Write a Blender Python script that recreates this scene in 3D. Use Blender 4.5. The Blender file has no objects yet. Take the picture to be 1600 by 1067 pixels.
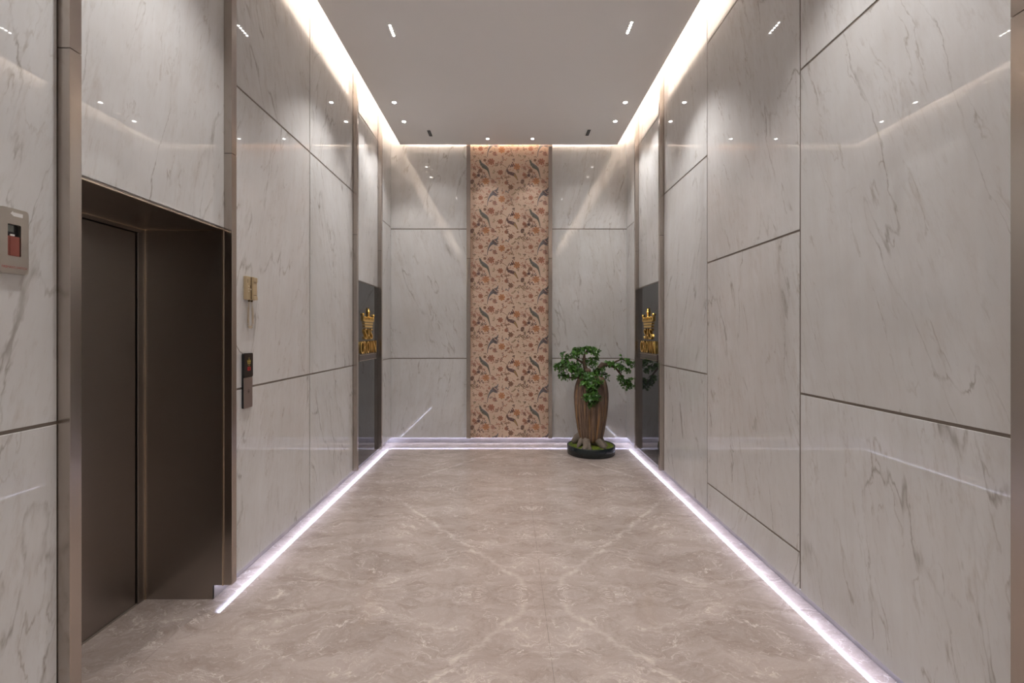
import bpy, bmesh, math, random
from mathutils import Vector, Matrix

random.seed(7)
SC = bpy.context.scene
COL = SC.collection

# ------------------------------------------------------------------ camera
EYE = 1.68
FPX = 711.0
cam_d = bpy.data.cameras.new('camera')
cam = bpy.data.objects.new('camera', cam_d); COL.objects.link(cam)
cam.location = (0, 0, EYE)
cam.rotation_euler = (math.pi / 2, 0, 0)
cam_d.sensor_width = 36.0
cam_d.lens = FPX / 1600 * 36.0
cam_d.shift_x = 5 / 1600
cam_d.shift_y = -12.5 / 1600
cam_d.clip_start = 0.05
SC.camera = cam

# ------------------------------------------------------------------ world, exposure
w = bpy.data.worlds.new('world'); SC.world = w; w.use_nodes = True
w.node_tree.nodes['Background'].inputs['Color'].default_value = (0.8, 0.8, 0.85, 1)
w.node_tree.nodes['Background'].inputs['Strength'].default_value = 0.15
SC.view_settings.view_transform = 'Standard'
SC.view_settings.look = 'None'
SC.view_settings.gamma = 1.0
SC.view_settings.use_curve_mapping = False
SC.view_settings.exposure = 0.92
COVE_POWER = 60.0       # emission of the warm strips hidden in the ceiling cove
COVE_WARM = (1.0, 0.83, 0.68)
FLOOR_POWER = 15.0      # emission of the cool strips under the wall panels
FLOOR_COOL = (0.74, 0.78, 1.0)
GRILLE_WATT = 75.0      # each five-cell downlight
SPOT_WATT = 26.0
WASH_WATT = 14.0
DOWN_COL = (1.0, 0.97, 0.95)

# ------------------------------------------------------------------ dimensions
W = 1.80            # half width to the face of the wall panels
D = 6.95            # back wall
YB = -3.6           # wall behind the camera
G = 0.09            # gap under the panels
BX = 1.87           # baseboard plane
HC = 4.53           # underside of the hanging ceiling
HS = 1.64           # its half width
HD = 6.87           # its far edge
HT = 4.95           # the soffit above the cove
TP = 0.05           # projection of the metal posts

# ------------------------------------------------------------------ node helper
class NT:
    def __init__(s, name):
        s.m = bpy.data.materials.new(name); s.m.use_nodes = True
        s.t = s.m.node_tree; s.t.nodes.clear()
        s.out = s.t.nodes.new('ShaderNodeOutputMaterial')
        s.b = s.t.nodes.new('ShaderNodeBsdfPrincipled')
        s.t.links.new(s.b.outputs[0], s.out.inputs[0])
    def n(s, typ, **kw):
        nd = s.t.nodes.new(typ)
        for k, v in kw.items(): setattr(nd, k, v)
        return nd
    def put(s, sock, v):
        if isinstance(v, bpy.types.NodeSocket): s.t.links.new(v, sock)
        elif isinstance(v, (tuple, list)) and len(v) == 3 and sock.type == 'RGBA': sock.default_value = (*v, 1)
        else: sock.default_value = v
    def math(s, op, a, b=0.0, c=None, clamp=False):
        nd = s.n('ShaderNodeMath', operation=op, use_clamp=clamp)
        s.put(nd.inputs[0], a); s.put(nd.inputs[1], b)
        if c is not None: s.put(nd.inputs[2], c)
        return nd.outputs[0]
    def vmath(s, op, a, b):
        nd = s.n('ShaderNodeVectorMath', operation=op)
        s.put(nd.inputs[0], a); s.put(nd.inputs[1], b)
        return nd.outputs[0]
    def noise(s, vec, scale, detail=3.0, rough=0.5, dist=0.0, fac=True):
        nd = s.n('ShaderNodeTexNoise')
        if vec is not None: s.t.links.new(vec, nd.inputs['Vector'])
        nd.inputs['Scale'].default_value = scale; nd.inputs['Detail'].default_value = detail
        nd.inputs['Roughness'].default_value = rough; nd.inputs['Distortion'].default_value = dist
        return nd.outputs[0 if fac else 1]
    def mapr(s, v, a, b, c=0.0, d=1.0, smooth=False):
        nd = s.n('ShaderNodeMapRange', interpolation_type='SMOOTHSTEP' if smooth else 'LINEAR')
        s.put(nd.inputs[0], v)
        for i, x in enumerate((a, b, c, d)): s.put(nd.inputs[i + 1], x)
        return nd.outputs[0]
    def mix(s, f, a, b):
        nd = s.n('ShaderNodeMix', data_type='RGBA')
        s.put(nd.inputs[0], f); s.put(nd.inputs[6], a); s.put(nd.inputs[7], b)
        return nd.outputs[2]
    def sep(s, v):
        nd = s.n('ShaderNodeSeparateXYZ'); s.t.links.new(v, nd.inputs[0]); return nd.outputs
    def comb(s, x, y, z=0.0):
        nd = s.n('ShaderNodeCombineXYZ')
        for i, v in enumerate((x, y, z)): s.put(nd.inputs[i], v)
        return nd.outputs[0]
    def bump(s, h, strength=0.1, dist=0.01):
        nd = s.n('ShaderNodeBump'); nd.inputs['Strength'].default_value = strength
        nd.inputs['Distance'].default_value = dist
        s.t.links.new(h, nd.inputs['Height']); s.t.links.new(nd.outputs[0], s.b.inputs['Normal'])
    def set(s, **kw):
        for k, v in kw.items(): s.put(s.b.inputs[k.replace('_', ' ')], v)
        return s

def simple(name, col, rough=0.5, metal=0.0, var=0.06, scale=30, spec=0.5, bump=0.0):
    t = NT(name); co = t.n('ShaderNodeTexCoord').outputs['Object']
    f = t.noise(co, scale, 4)
    a = tuple(max(0, c * (1 - var)) for c in col); b = tuple(min(1, c * (1 + var)) for c in col)
    t.put(t.b.inputs['Base Color'], t.mix(f, a, b))
    t.set(Roughness=rough, Metallic=metal)
    t.b.inputs['Specular IOR Level'].default_value = spec
    if bump: t.bump(f, bump, 0.003)
    return t.m

def emit(name, col, strength):
    t = NT(name); t.set(Roughness=0.4)
    t.put(t.b.inputs['Base Color'], tuple(c * (0.25 if strength < 1 else 0.8) for c in col))
    t.put(t.b.inputs['Emission Color'], col); t.b.inputs['Emission Strength'].default_value = strength
    return t.m

# ---- polished pale marble of the walls
def wall_marble():
    t = NT('pale_marble')
    co = t.n('ShaderNodeTexCoord').outputs['Object']
    rnd = t.n('ShaderNodeObjectInfo').outputs['Random']
    x, y, z = t.sep(co)[:3]
    off = t.math('MULTIPLY', rnd, 37.0)
    sgn = t.math('SUBTRACT', t.math('MULTIPLY', t.math('GREATER_THAN', t.math('FRACT', t.math('MULTIPLY', rnd, 7.3)), 0.5), 2.0), 1.0)
    shear = t.math('MULTIPLY', sgn, t.mapr(t.math('FRACT', t.math('MULTIPLY', rnd, 3.1)), 0, 1, 0.16, 0.34))
    hh = t.math('ADD', x, y)          # runs along whichever wall the slab is on
    h = t.math('ADD', hh, t.math('MULTIPLY', z, shear))
    wide = t.comb(hh, off, t.math('MULTIPLY', z, 1.0))
    v = t.comb(h, off, t.math('MULTIPLY', z, 0.24))
    v2 = t.comb(t.math('ADD', hh, t.math('MULTIPLY', z, t.math('MULTIPLY', shear, 0.3))), off, t.math('MULTIPLY', z, 0.09))
    cloud = t.noise(wide, 1.5, 4, 0.6)
    base = t.mix(t.mapr(cloud, 0.3, 0.7), (0.60, 0.595, 0.585), (0.70, 0.702, 0.702))
    base = t.mix(t.mapr(t.noise(v2, 14, 5, 0.65), 0.38, 0.75, 0.0, 0.30), base, (0.54, 0.50, 0.465))
    # mottled short flecks, steeply inclined
    patch = t.mapr(t.noise(v, 2.6, 3, 0.6), 0.40, 0.62)
    f1 = t.mapr(t.noise(v, 17, 6, 0.72, 0.25), 0.52, 0.68)
    base = t.mix(t.math('MULTIPLY', f1, t.mapr(patch, 0, 1, 0.08, 0.42)), base, (0.46, 0.41, 0.365))
    f2 = t.mapr(t.noise(t.comb(h, off, t.math('MULTIPLY', z, 0.16)), 52, 4, 0.7), 0.56, 0.72)
    base = t.mix(t.math('MULTIPLY', f2, t.mapr(patch, 0, 1, 0.15, 0.40)), base, (0.42, 0.375, 0.33))
    wp = t.noise(v, 6, 5, 0.65, fac=False)
    vw = t.vmath('ADD', v, t.vmath('MULTIPLY', t.vmath('SUBTRACT', wp, (0.5, 0.5, 0.5)), (0.20, 0.0, 0.10)))
    def ridge(vec, sc, wd, lvl, det=3):
        return t.mapr(t.math('ABSOLUTE', t.math('SUBTRACT', t.noise(vec, sc, det, 0.55), lvl)), 0.0, wd, 1.0, 0.0)
    g0 = t.noise(v, 9.0, 4, 0.7)
    m1 = t.math('MULTIPLY', ridge(vw, 1.7, 0.0065, 0.5), t.mapr(g0, 0.44, 0.60, 0.10, 0.62))
    m2 = t.math('MULTIPLY', ridge(vw, 4.0, 0.010, 0.46), t.mapr(g0, 0.50, 0.62, 0.0, 0.60))
    m3 = t.math('MULTIPLY', ridge(vw, 8.5, 0.015, 0.53), t.mapr(t.noise(v, 5, 3, 0.6), 0.52, 0.66, 0.0, 0.45))
    base = t.mix(m3, base, (0.38, 0.33, 0.285))
    base = t.mix(m2, base, (0.30, 0.25, 0.205))
    base = t.mix(m1, base, (0.23, 0.195, 0.16))
    t.set(Base_Color=base, Roughness=0.018)
    t.b.inputs['IOR'].default_value = 1.56
    return t.m

# ---- brown marble of the floor, book-matched through its UVs
def floor_marble(name='brown_marble', axes=True):
    t = NT(name)
    uv = t.n('ShaderNodeUVMap').outputs[0]
    u, v = t.sep(uv)[:2]
    p = t.comb(u, v)
    wp = t.noise(p, 2.2, 5, 0.6, fac=False)
    wv = t.vmath('MULTIPLY', t.vmath('SUBTRACT', wp, (0.5, 0.5, 0.5)), (0.5, 0.5, 0.0))
    pw = t.vmath('ADD', p, wv)
    ps = t.vmath('MULTIPLY', pw, (0.75, 2.6, 1.0))
    cloud = t.noise(ps, 1.5, 6, 0.62)
    fine = t.noise(t.vmath('MULTIPLY', pw, (1.0, 2.4, 1.0)), 11, 6, 0.7)
    base = t.mix(t.mapr(cloud, 0.32, 0.68), (0.265, 0.208, 0.182), (0.425, 0.356, 0.324))
    base = t.mix(t.mapr(fine, 0.35, 0.75, 0.0, 0.5), base, (0.46, 0.40, 0.365))
    def ridge(vec, sc, wd, lvl=0.5, det=4):
        n = t.noise(vec, sc, det, 0.6)
        return t.mapr(t.math('ABSOLUTE', t.math('SUBTRACT', n, lvl)), 0.0, wd, 1.0, 0.0)
    dark = t.mapr(t.noise(t.vmath('MULTIPLY', pw, (1.3, 3.6, 1.0)), 3.1, 6, 0.7), 0.50, 0.70, 0.0, 0.45)
    base = t.mix(dark, base, (0.20, 0.150, 0.128))
    # wispy hair veins lying in two directions
    da = t.comb(t.math('ADD', t.sep(pw)[0], t.math('MULTIPLY', t.sep(pw)[1], 0.9)), t.math('MULTIPLY', t.sep(pw)[1], 2.6), 1.7)
    db = t.comb(t.math('SUBTRACT', t.sep(pw)[0], t.math('MULTIPLY', t.sep(pw)[1], 1.6)), t.math('MULTIPLY', t.sep(pw)[1], 1.4), 5.2)
    gate = t.mapr(t.noise(p, 1.7, 4, 0.65), 0.42, 0.60)
    gate2 = t.mapr(t.noise(p, 3.3, 4, 0.65), 0.44, 0.60)
    gate3 = t.mapr(t.noise(t.vmath('ADD', p, (7.0, 3.0, 0.0)), 2.3, 4, 0.65), 0.46, 0.60)
    base = t.mix(t.math('MULTIPLY', t.math('MULTIPLY', ridge(da, 2.4, 0.009), gate2), 0.80), base, (0.66, 0.58, 0.53))
    base = t.mix(t.math('MULTIPLY', t.math('MULTIPLY', ridge(da, 6.5, 0.014, 0.47), gate), 0.50), base, (0.64, 0.56, 0.51))
    base = t.mix(t.math('MULTIPLY', t.math('MULTIPLY', ridge(db, 2.0, 0.009, 0.52), gate3), 0.75), base, (0.68, 0.59, 0.54))
    base = t.mix(t.math('MULTIPLY', t.math('MULTIPLY', ridge(db, 7.0, 0.014, 0.5), gate2), 0.42), base, (0.62, 0.54, 0.49))
    wisp = t.mapr(t.noise(t.vmath('MULTIPLY', pw, (1.0, 3.0, 1.0)), 22, 6, 0.75), 0.52, 0.72, 0.0, 0.22)
    base = t.mix(wisp, base, (0.60, 0.52, 0.47))
    # the long straight veins that the book-match turns into a V
    w2 = t.noise(p, 7, 4, 0.65)
    def vein(ax, ay, bx, by, width, amt, base):
        L = math.hypot(bx - ax, by - ay); dx, dy = (bx - ax) / L, (by - ay) / L
        ru = t.math('SUBTRACT', u, ax); rv = t.math('SUBTRACT', v, ay)
        d = t.math('ADD', t.math('MULTIPLY', ru, -dy), t.math('MULTIPLY', rv, dx))
        d = t.math('ADD', d, t.math('MULTIPLY', t.math('SUBTRACT', w2, 0.5), 0.16))
        al = t.math('ADD', t.math('MULTIPLY', ru, dx), t.math('MULTIPLY', rv, dy))
        m = t.mapr(t.math('ABSOLUTE', d), 0.0, width, 1.0, 0.0)
        e = t.math('MULTIPLY', t.mapr(al, -0.05, 0.1), t.mapr(al, L - 0.1, L + 0.1, 1.0, 0.0))
        k = t.math('MULTIPLY', t.math('MULTIPLY', m, e), t.math('MULTIPLY', t.mapr(fine, 0.30, 0.62, 0.1 * amt, amt), t.mapr(gate2, 0, 1, 0.45, 1.0)))
        return t.mix(k, base, (0.64, 0.56, 0.505))
    base = vein(0.03, 0.02, 1.27, 1.58, 0.030, 0.85, base)
    base = vein(0.0, 0.42, 1.9, 0.10, 0.010, 0.5, base)
    base = vein(0.3, 1.75, 2.2, 1.35, 0.010, 0.4, base)
    base = vein(0.9, 0.02, 1.75, 0.35, 0.05, 0.40, base)
    spk = t.noise(p, 60, 2, 0.5)
    base = t.mix(t.mapr(spk, 0.70, 0.76, 0.0, 0.5), base, (0.70, 0.64, 0.60))
    t.set(Base_Color=base)
    t.put(t.b.inputs['Roughness'], t.mapr(cloud, 0.3, 0.7, 0.045, 0.075))
    t.b.inputs['IOR'].default_value = 1.52
    return t.m

def brushed(name, col, rough=0.28, vert=True, amt=0.05):
    t = NT(name); co = t.n('ShaderNodeTexCoord').outputs['Object']
    s = (90, 90, 1.2) if vert else (2, 2, 120)
    f = t.noise(t.vmath('MULTIPLY', co, s), 3.0, 3, 0.6)
    big = t.noise(t.vmath('MULTIPLY', co, (1.5, 1.5, 0.7)), 1.2, 2)
    a = tuple(c * (1 - amt) for c in col); b = tuple(min(1, c * (1 + amt)) for c in col)
    base = t.mix(f, a, b)
    t.set(Base_Color=base, Metallic=1.0)
    r = t.math('ADD', t.mapr(f, 0.3, 0.7, -0.012, 0.012), t.mapr(big, 0.3, 0.7, rough - 0.02, rough + 0.03))
    t.put(t.b.inputs['Roughness'], r)
    return t.m

M = {}
M['marble'] = wall_marble()
M['floor'] = floor_marble()
M['paint'] = simple('ceiling_paint', (0.88, 0.87, 0.87), 0.85, var=0.01, scale=4)
M['joint'] = simple('joint_channel', (0.21, 0.175, 0.145), 0.4, var=0.05)
M['gap'] = simple('dark_gap', (0.02, 0.018, 0.016), 0.6)
M['post'] = brushed('brushed_bronze_steel', (0.49, 0.435, 0.395), 0.22)
M['doorsteel'] = brushed('dark_brushed_steel', (0.365, 0.330, 0.302), 0.30, False, 0.05)
M['reveal'] = brushed('dark_reveal_steel', (0.37, 0.332, 0.302), 0.32, False, 0.05)
M['edge'] = simple('bright_edge_metal', (0.80, 0.68, 0.55), 0.25, 1.0, 0.03)
M['blackglass'] = simple('black_glass', (0.030, 0.032, 0.035), 0.03, 0.0, 0.05)
M['gold'] = simple('gold_metal', (0.95, 0.62, 0.16), 0.22, 1.0, 0.05)
M['plaque'] = simple('smoked_plaque', (0.115, 0.085, 0.075), 0.25, 0.3, 0.1)
M['beige'] = simple('beige_plastic', (0.50, 0.385, 0.235), 0.4, 0, 0.05)
M['beige_dark'] = simple('brown_recess', (0.12, 0.075, 0.035), 0.6)
M['cream'] = simple('cream_key', (0.75, 0.66, 0.5), 0.4)
M['black'] = simple('black_plastic', (0.012, 0.012, 0.013), 0.12)
M['steel'] = simple('satin_steel', (0.50, 0.46, 0.41), 0.33, 1.0, 0.05)
M['buttonsteel'] = simple('button_plate_steel', (0.42, 0.36, 0.335), 0.4, 1.0, 0.05)
M['redswitch'] = simple('red_switch_plastic', (0.26, 0.075, 0.055), 0.4)
M['redink'] = simple('red_ink', (0.45, 0.08, 0.07), 0.6)
M['redled'] = emit('red_display', (1.0, 0.03, 0.03), 0.16)
M['yellowled'] = emit('yellow_display', (0.75, 0.52, 0.08), 0.07)
M['white'] = simple('white_sticker', (0.75, 0.74, 0.72), 0.6)
M['greylabel'] = simple('grey_switch_label', (0.22, 0.24, 0.22), 0.5)
M['wire'] = simple('grey_wire', (0.30, 0.27, 0.25), 0.5)
M['cove'] = emit('warm_led', COVE_WARM, COVE_POWER)
M['led'] = emit('cool_led', FLOOR_COOL, FLOOR_POWER)
M['lampon'] = emit('lit_lamp', (1.0, 0.97, 0.92), 14.0)
M['lampdim'] = simple('unlit_lens', (0.25, 0.25, 0.25), 0.2)
M['ring'] = simple('white_lamp_ring', (0.7, 0.68, 0.66), 0.5)
M['darkring'] = simple('dark_lamp_baffle', (0.02, 0.02, 0.02), 0.4)
M['planter'] = simple('black_green_planter', (0.012, 0.018, 0.018), 0.25, 0, 0.2)
M['root'] = simple('grey_root_bark', (0.19, 0.155, 0.125), 0.85, 0, 0.4, 18, bump=0.6)
M['twig'] = simple('brown_twig_bark', (0.10, 0.065, 0.045), 0.85, 0, 0.3, 30, bump=0.5)

def moss_mat():
    t = NT('moss'); co = t.n('ShaderNodeTexCoord').outputs['Object']
    f = t.noise(co, 14, 5, 0.7)
    t.put(t.b.inputs['Base Color'], t.mix(t.mapr(f, 0.35, 0.65), (0.03, 0.06, 0.006), (0.20, 0.25, 0.015)))
    t.set(Roughness=0.95); t.bump(t.noise(co, 90, 3), 0.8, 0.01); return t.m
M['moss'] = moss_mat()
def trunk_mat():
    t = NT('ridged_trunk_bark'); co = t.n('ShaderNodeTexCoord').outputs['Object']
    x, y, z = t.sep(co)[:3]
    ang = t.math('ARCTAN2', y, x)
    v = t.comb(t.math('MULTIPLY', ang, 1.0), t.math('MULTIPLY', z, 0.25), 0.0)
    f = t.noise(v, 13, 4, 0.65, 0.3); g = t.noise(v, 5, 3); k = t.noise(co, 9, 4, 0.7)
    base = t.mix(t.mapr(f, 0.35, 0.68), (0.065, 0.036, 0.024), (0.34, 0.235, 0.165))
    base = t.mix(t.mapr(g, 0.52, 0.66, 0, 0.7), base, (0.44, 0.24, 0.09))
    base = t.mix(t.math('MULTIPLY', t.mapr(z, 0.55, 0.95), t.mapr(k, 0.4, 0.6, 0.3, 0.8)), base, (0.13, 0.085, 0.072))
    base = t.mix(t.mapr(k, 0.66, 0.70), base, (0.015, 0.01, 0.008))
    t.set(Base_Color=base, Roughness=0.8); t.bump(f, 0.7, 0.015); return t.m
M['trunk'] = trunk_mat()
def leaf_mat():
    t = NT('glossy_leaf'); co = t.n('ShaderNodeTexCoord').outputs['Object']
    f = t.noise(co, 22, 3, 0.6)
    at = t.n('ShaderNodeAttribute', attribute_name='tone').outputs['Fac']
    c = t.mix(at, (0.014, 0.050, 0.006), (0.105, 0.26, 0.030))
    c = t.mix(t.mapr(f, 0.4, 0.7, 0, 0.5), c, (0.035, 0.15, 0.035))
    t.set(Base_Color=c, Roughness=0.35); return t.m
M['leaf'] = leaf_mat()

# ------------------------------------------------------------------ mesh helpers
def link(name, me, mat=None, parent=None, loc=None, rot=None):
    o = bpy.data.objects.new(name, me); COL.objects.link(o)
    if mat is not None and me is not None:
        for m in (mat if isinstance(mat, (list, tuple)) else [mat]):
            me.materials.append(m)
    if parent is not None: o.parent = parent
    if loc is not None: o.location = loc
    if rot is not None: o.rotation_euler = rot
    return o

def bm_obj(name, bm, mat, parent=None, loc=None, smooth=False, rot=None):
    me = bpy.data.meshes.new(name); bmesh.ops.recalc_face_normals(bm, faces=bm.faces[:])
    bm.to_mesh(me); bm.free()
    if smooth:
        for p in me.polygons: p.use_smooth = True
    return link(name, me, mat, parent, loc, rot)

def add_box(bm, x0, x1, y0, y1, z0, z1, mi=0):
    r = bmesh.ops.create_cube(bm, size=1.0)
    for v in r['verts']:
        v.co = Vector(((x0 + x1) / 2 + v.co.x * (x1 - x0), (y0 + y1) / 2 + v.co.y * (y1 - y0), (z0 + z1) / 2 + v.co.z * (z1 - z0)))
    fs = {f for v in r['verts'] for f in v.link_faces}
    for f in fs: f.material_index = mi
    return r['verts']

def box(name, x0, x1, y0, y1, z0, z1, mat, parent=None, bevel=0.0, segs=1):
    """a box whose origin is at its own centre (world coordinates given; parents sit unrotated)"""
    if x0 > x1: x0, x1 = x1, x0
    if y0 > y1: y0, y1 = y1, y0
    c = Vector(((x0 + x1) / 2, (y0 + y1) / 2, (z0 + z1) / 2))
    bm = bmesh.new()
    add_box(bm, x0 - c.x, x1 - c.x, y0 - c.y, y1 - c.y, z0 - c.z, z1 - c.z)
    if bevel: bmesh.ops.bevel(bm, geom=bm.edges[:] , offset=bevel, segments=segs, profile=0.5, affect='EDGES')
    pl = parent.matrix_basis.translation if parent else Vector((0, 0, 0))
    gp = parent.parent if parent else None
    while gp: pl = pl + gp.matrix_basis.translation; gp = gp.parent
    return bm_obj(name, bm, mat, parent, c - pl)

def empty(name, loc=(0, 0, 0), label=None, cat=None, group=None, kind=None):
    o = bpy.data.objects.new(name, None); COL.objects.link(o); o.location = loc
    o.empty_display_size = 0.1
    tag(o, label, cat, group, kind); return o

def tag(o, label=None, cat=None, group=None, kind=None):
    if label: o['label'] = label
    if cat: o['category'] = cat
    if group: o['group'] = group
    if kind: o['kind'] = kind
    return o

def lathe(bm, prof, n=32, c=(0, 0, 0), mi=0):
    rings = []
    for r, z in prof:
        rings.append([bm.verts.new((c[0] + r * math.cos(2 * math.pi * k / n), c[1] + r * math.sin(2 * math.pi * k / n), c[2] + z)) for k in range(n)])
    for a, b in zip(rings, rings[1:]):
        for k in range(n):
            f = bm.faces.new((a[k], a[(k + 1) % n], b[(k + 1) % n], b[k])); f.material_index = mi
    if prof[0][0] > 0: bm.faces.new(rings[0][::-1]).material_index = mi
    if prof[-1][0] > 0: bm.faces.new(rings[-1]).material_index = mi

def tube(bm, pts, rad, n=8, caps=True):
    pts = [Vector(p) for p in pts]
    if not isinstance(rad, (list, tuple)): rad = [rad] * len(pts)
    prev = None; rings = []
    for i, p in enumerate(pts):
        tdir = (pts[min(i + 1, len(pts) - 1)] - pts[max(i - 1, 0)]).normalized()
        if prev is None:
            ref = Vector((0, 0, 1)) if abs(tdir.z) < 0.9 else Vector((1, 0, 0))
            nrm = tdir.cross(ref).normalized()
        else:
            nrm = (prev - tdir * prev.dot(tdir)).normalized()
        prev = nrm; bi = tdir.cross(nrm)
        rings.append([bm.verts.new(p + (nrm * math.cos(2 * math.pi * k / n) + bi * math.sin(2 * math.pi * k / n)) * rad[i]) for k in range(n)])
    for a, b in zip(rings, rings[1:]):
        for k in range(n): bm.faces.new((a[k], a[(k + 1) % n], b[(k + 1) % n], b[k]))
    if caps: bm.faces.new(rings[0][::-1]); bm.faces.new(rings[-1])

# ================================================================== SETTING
JT = 0.014           # joint width
PT = 0.02            # panel thickness

def panel(name_parent, side, a0, a1, z0, z1, back=False):
    """one marble slab; side -1 left wall, +1 right wall; back = on the back wall"""
    j = JT / 2
    if back:
        return box('marble_panel', a0 + j, a1 - j, D, D + PT, z0 + j * (z0 > G + .01), z1 - j, M['marble'], name_parent, 0.0015)
    return box('marble_panel', side * W, side * (W + PT), a0 + j, a1 - j, z0 + (j if z0 > G + .01 else 0), z1 - j, M['marble'], name_parent, 0.0015)

wl = empty('wall_left', (-W, 3, 0), 'left wall clad in pale veined polished marble panels', kind='structure')
wr = empty('wall_right', (W, 3, 0), 'right wall clad in pale veined polished marble panels', kind='structure')
wb = empty('wall_back', (0, D, 0), 'far end wall clad in pale marble panels', kind='structure')
wf = empty('wall_front', (0, YB, 0), 'pale marble wall closing the lobby behind the viewpoint', kind='structure')

LO, HI = 1.310, 3.295
def bays(parent, side, y0, y1, levels, POSTY=(1.815, 2.93, 5.246, 5.30, 6.26, 6.31, 1.54, 1.59, 5.275, 5.325, 6.30, 6.35)):
    if y0 in POSTY: y0 -= .006
    if y1 in POSTY: y1 += .0045
    zs = [G] + list(levels) + [HT]
    if y1 == D: y1 += .0055
    for z0, z1 in zip(zs, zs[1:]): panel(parent, side, y0, y1, z0, z1)
# left wall
NP0, NP1 = 1.815, 1.865          # near left post
FP0, FP1 = 2.876, 2.930          # far post of the lift opening
for a, b in ((-3.6, -2.3), (-2.3, -1.0), (-1.0, 0.42), (0.42, NP0)): bays(wl, -1, a, b, (1.325, 3.32))
panel(wl, -1, NP1 - JT / 2, FP0 + JT / 2, 2.337, HT)
bays(wl, -1, FP1, 4.116, (LO, 3.32)); bays(wl, -1, 4.116, 5.246, (LO, 3.32))
panel(wl, -1, 5.30, 6.26, 2.312, 4.325); panel(wl, -1, 5.30, 6.26, 4.325, HT)
bays(wl, -1, 6.31, D, (LO - .01, HI))
# right wall
for a, b in ((-3.6, -2.3), (-2.3, -1.0), (-1.0, 0.25), (0.25, 1.54)): bays(wr, 1, a, b, (LO, HI))
bays(wr, 1, 1.59, 2.813, (LO, 3.306)); bays(wr, 1, 2.813, 4.129, (0.325, 2.319, 4.305)); bays(wr, 1, 4.129, 5.275, (LO, HI))
panel(wr, 1, 5.325, 6.30, 2.305, 4.29); panel(wr, 1, 5.325, 6.30, 4.29, HT)
bays(wr, 1, 6.35, D, (LO - .01, HI - .01))
# back wall: wallpaper bay between two posts
WX0, WX1 = -0.584, 0.602
for a, b in ((-W - .015, WX0 - .052), (WX1 + .052, W + .015)):
    for z0, z1 in ((G, 1.300), (1.300, 3.275), (3.275, HT)):
        panel(wb, 0, a, b, z0, z1, True)
# wall behind
for i in range(3):
    for z0, z1 in ((G, 1.3), (1.3, 3.28), (3.28, HT)):
        box('marble_panel', -W + i * 1.2 + .006, -W + (i + 1) * 1.2 - .006, YB - PT, YB, z0, z1 - .012, M['marble'], wf, 0.0015)

# the channels that show in the joints, and the wall cores
def liner(parent, x0, x1, y0, y1, z0, z1): box('joint_channel', x0, x1, y0, y1, z0, z1, M['joint'], parent)
LX0, LX1 = W + 0.014, W + 0.034      # face recessed 14 mm behind the slabs
for s, par, segs in ((-1, wl, ((YB, NP0), (FP1 - .02, D))), (1, wr, ((YB, D),))):
    for a, b in segs:
        liner(par, s * (W + 0.004), s * (W + 0.034), a, b, G + 0.012, HT)
        box('wall_core', s * (BX + .0125), s * 2.02, a, b, 0.0, HT, M['joint'], par)
        box('wall_blocking', s * (W + 0.034), s * BX, a, b, 0.13, HT, M['gap'], par)
liner(wl, -(W + 0.004), -(W + 0.06), NP0, FP1 - .02, 2.337 + .005, HT)
liner(wb, -W - .06, W + .06, D + .004, D + .034, G + 0.012, HT)
box('wall_core', -2.02, 2.02, D + .07, D + .2, 0, HT, M['joint'], wb)
box('wall_blocking', -W - .06, W + .06, D + .034, D + .07, 0.13, HT, M['gap'], wb)
box('wall_core', -2.02, 2.02, YB - .2, YB - .021, 0, HT, M['joint'], wf)

# recessed marble baseboards
t_base = floor_marble('baseboard_marble')
def baseboard(name, x0, x1, y0, y1, label):
    o = box(name, x0, x1, y0, y1, 0.0, 0.13, M['basemarble'])
    me = o.data; uvl = me.uv_layers.new(name='UVMap')
    for p in me.polygons:
        for li in p.loop_indices:
            co = me.vertices[me.loops[li].vertex_index].co + o.location
            uvl.data[li].uv = (co.x + co.y * 1.0, co.z + 3.3)
    tag(o, label, kind='structure')
def base_mat():
    t = NT('lilac_grey_skirting_marble'); co = t.n('ShaderNodeTexCoord').outputs['Object']
    f = t.noise(co, 3.0, 5, 0.65)
    t.put(t.b.inputs['Base Color'], t.mix(t.mapr(f, 0.3, 0.7), (0.42, 0.39, 0.41), (0.60, 0.57, 0.59)))
    t.set(Roughness=0.25); return t.m
M['basemarble'] = base_mat()
baseboard('baseboard_left', -BX, -BX - .012, FP0, D + .07, 'recessed lit marble skirting under the left wall')
baseboard('baseboard_left_near', -BX, -BX - .012, YB, NP0 + .05, 'recessed skirting under the left wall before the lift')
bpy.data.objects['baseboard_left_near'].name = 'baseboard_left_front'
baseboard('baseboard_right', BX, BX + .012, YB, D + .07, 'recessed lit marble skirting under the right wall')
baseboard('baseboard_back', -BX, BX, D + .07, D + .058, 'recessed lit marble skirting under the end wall')

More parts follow.
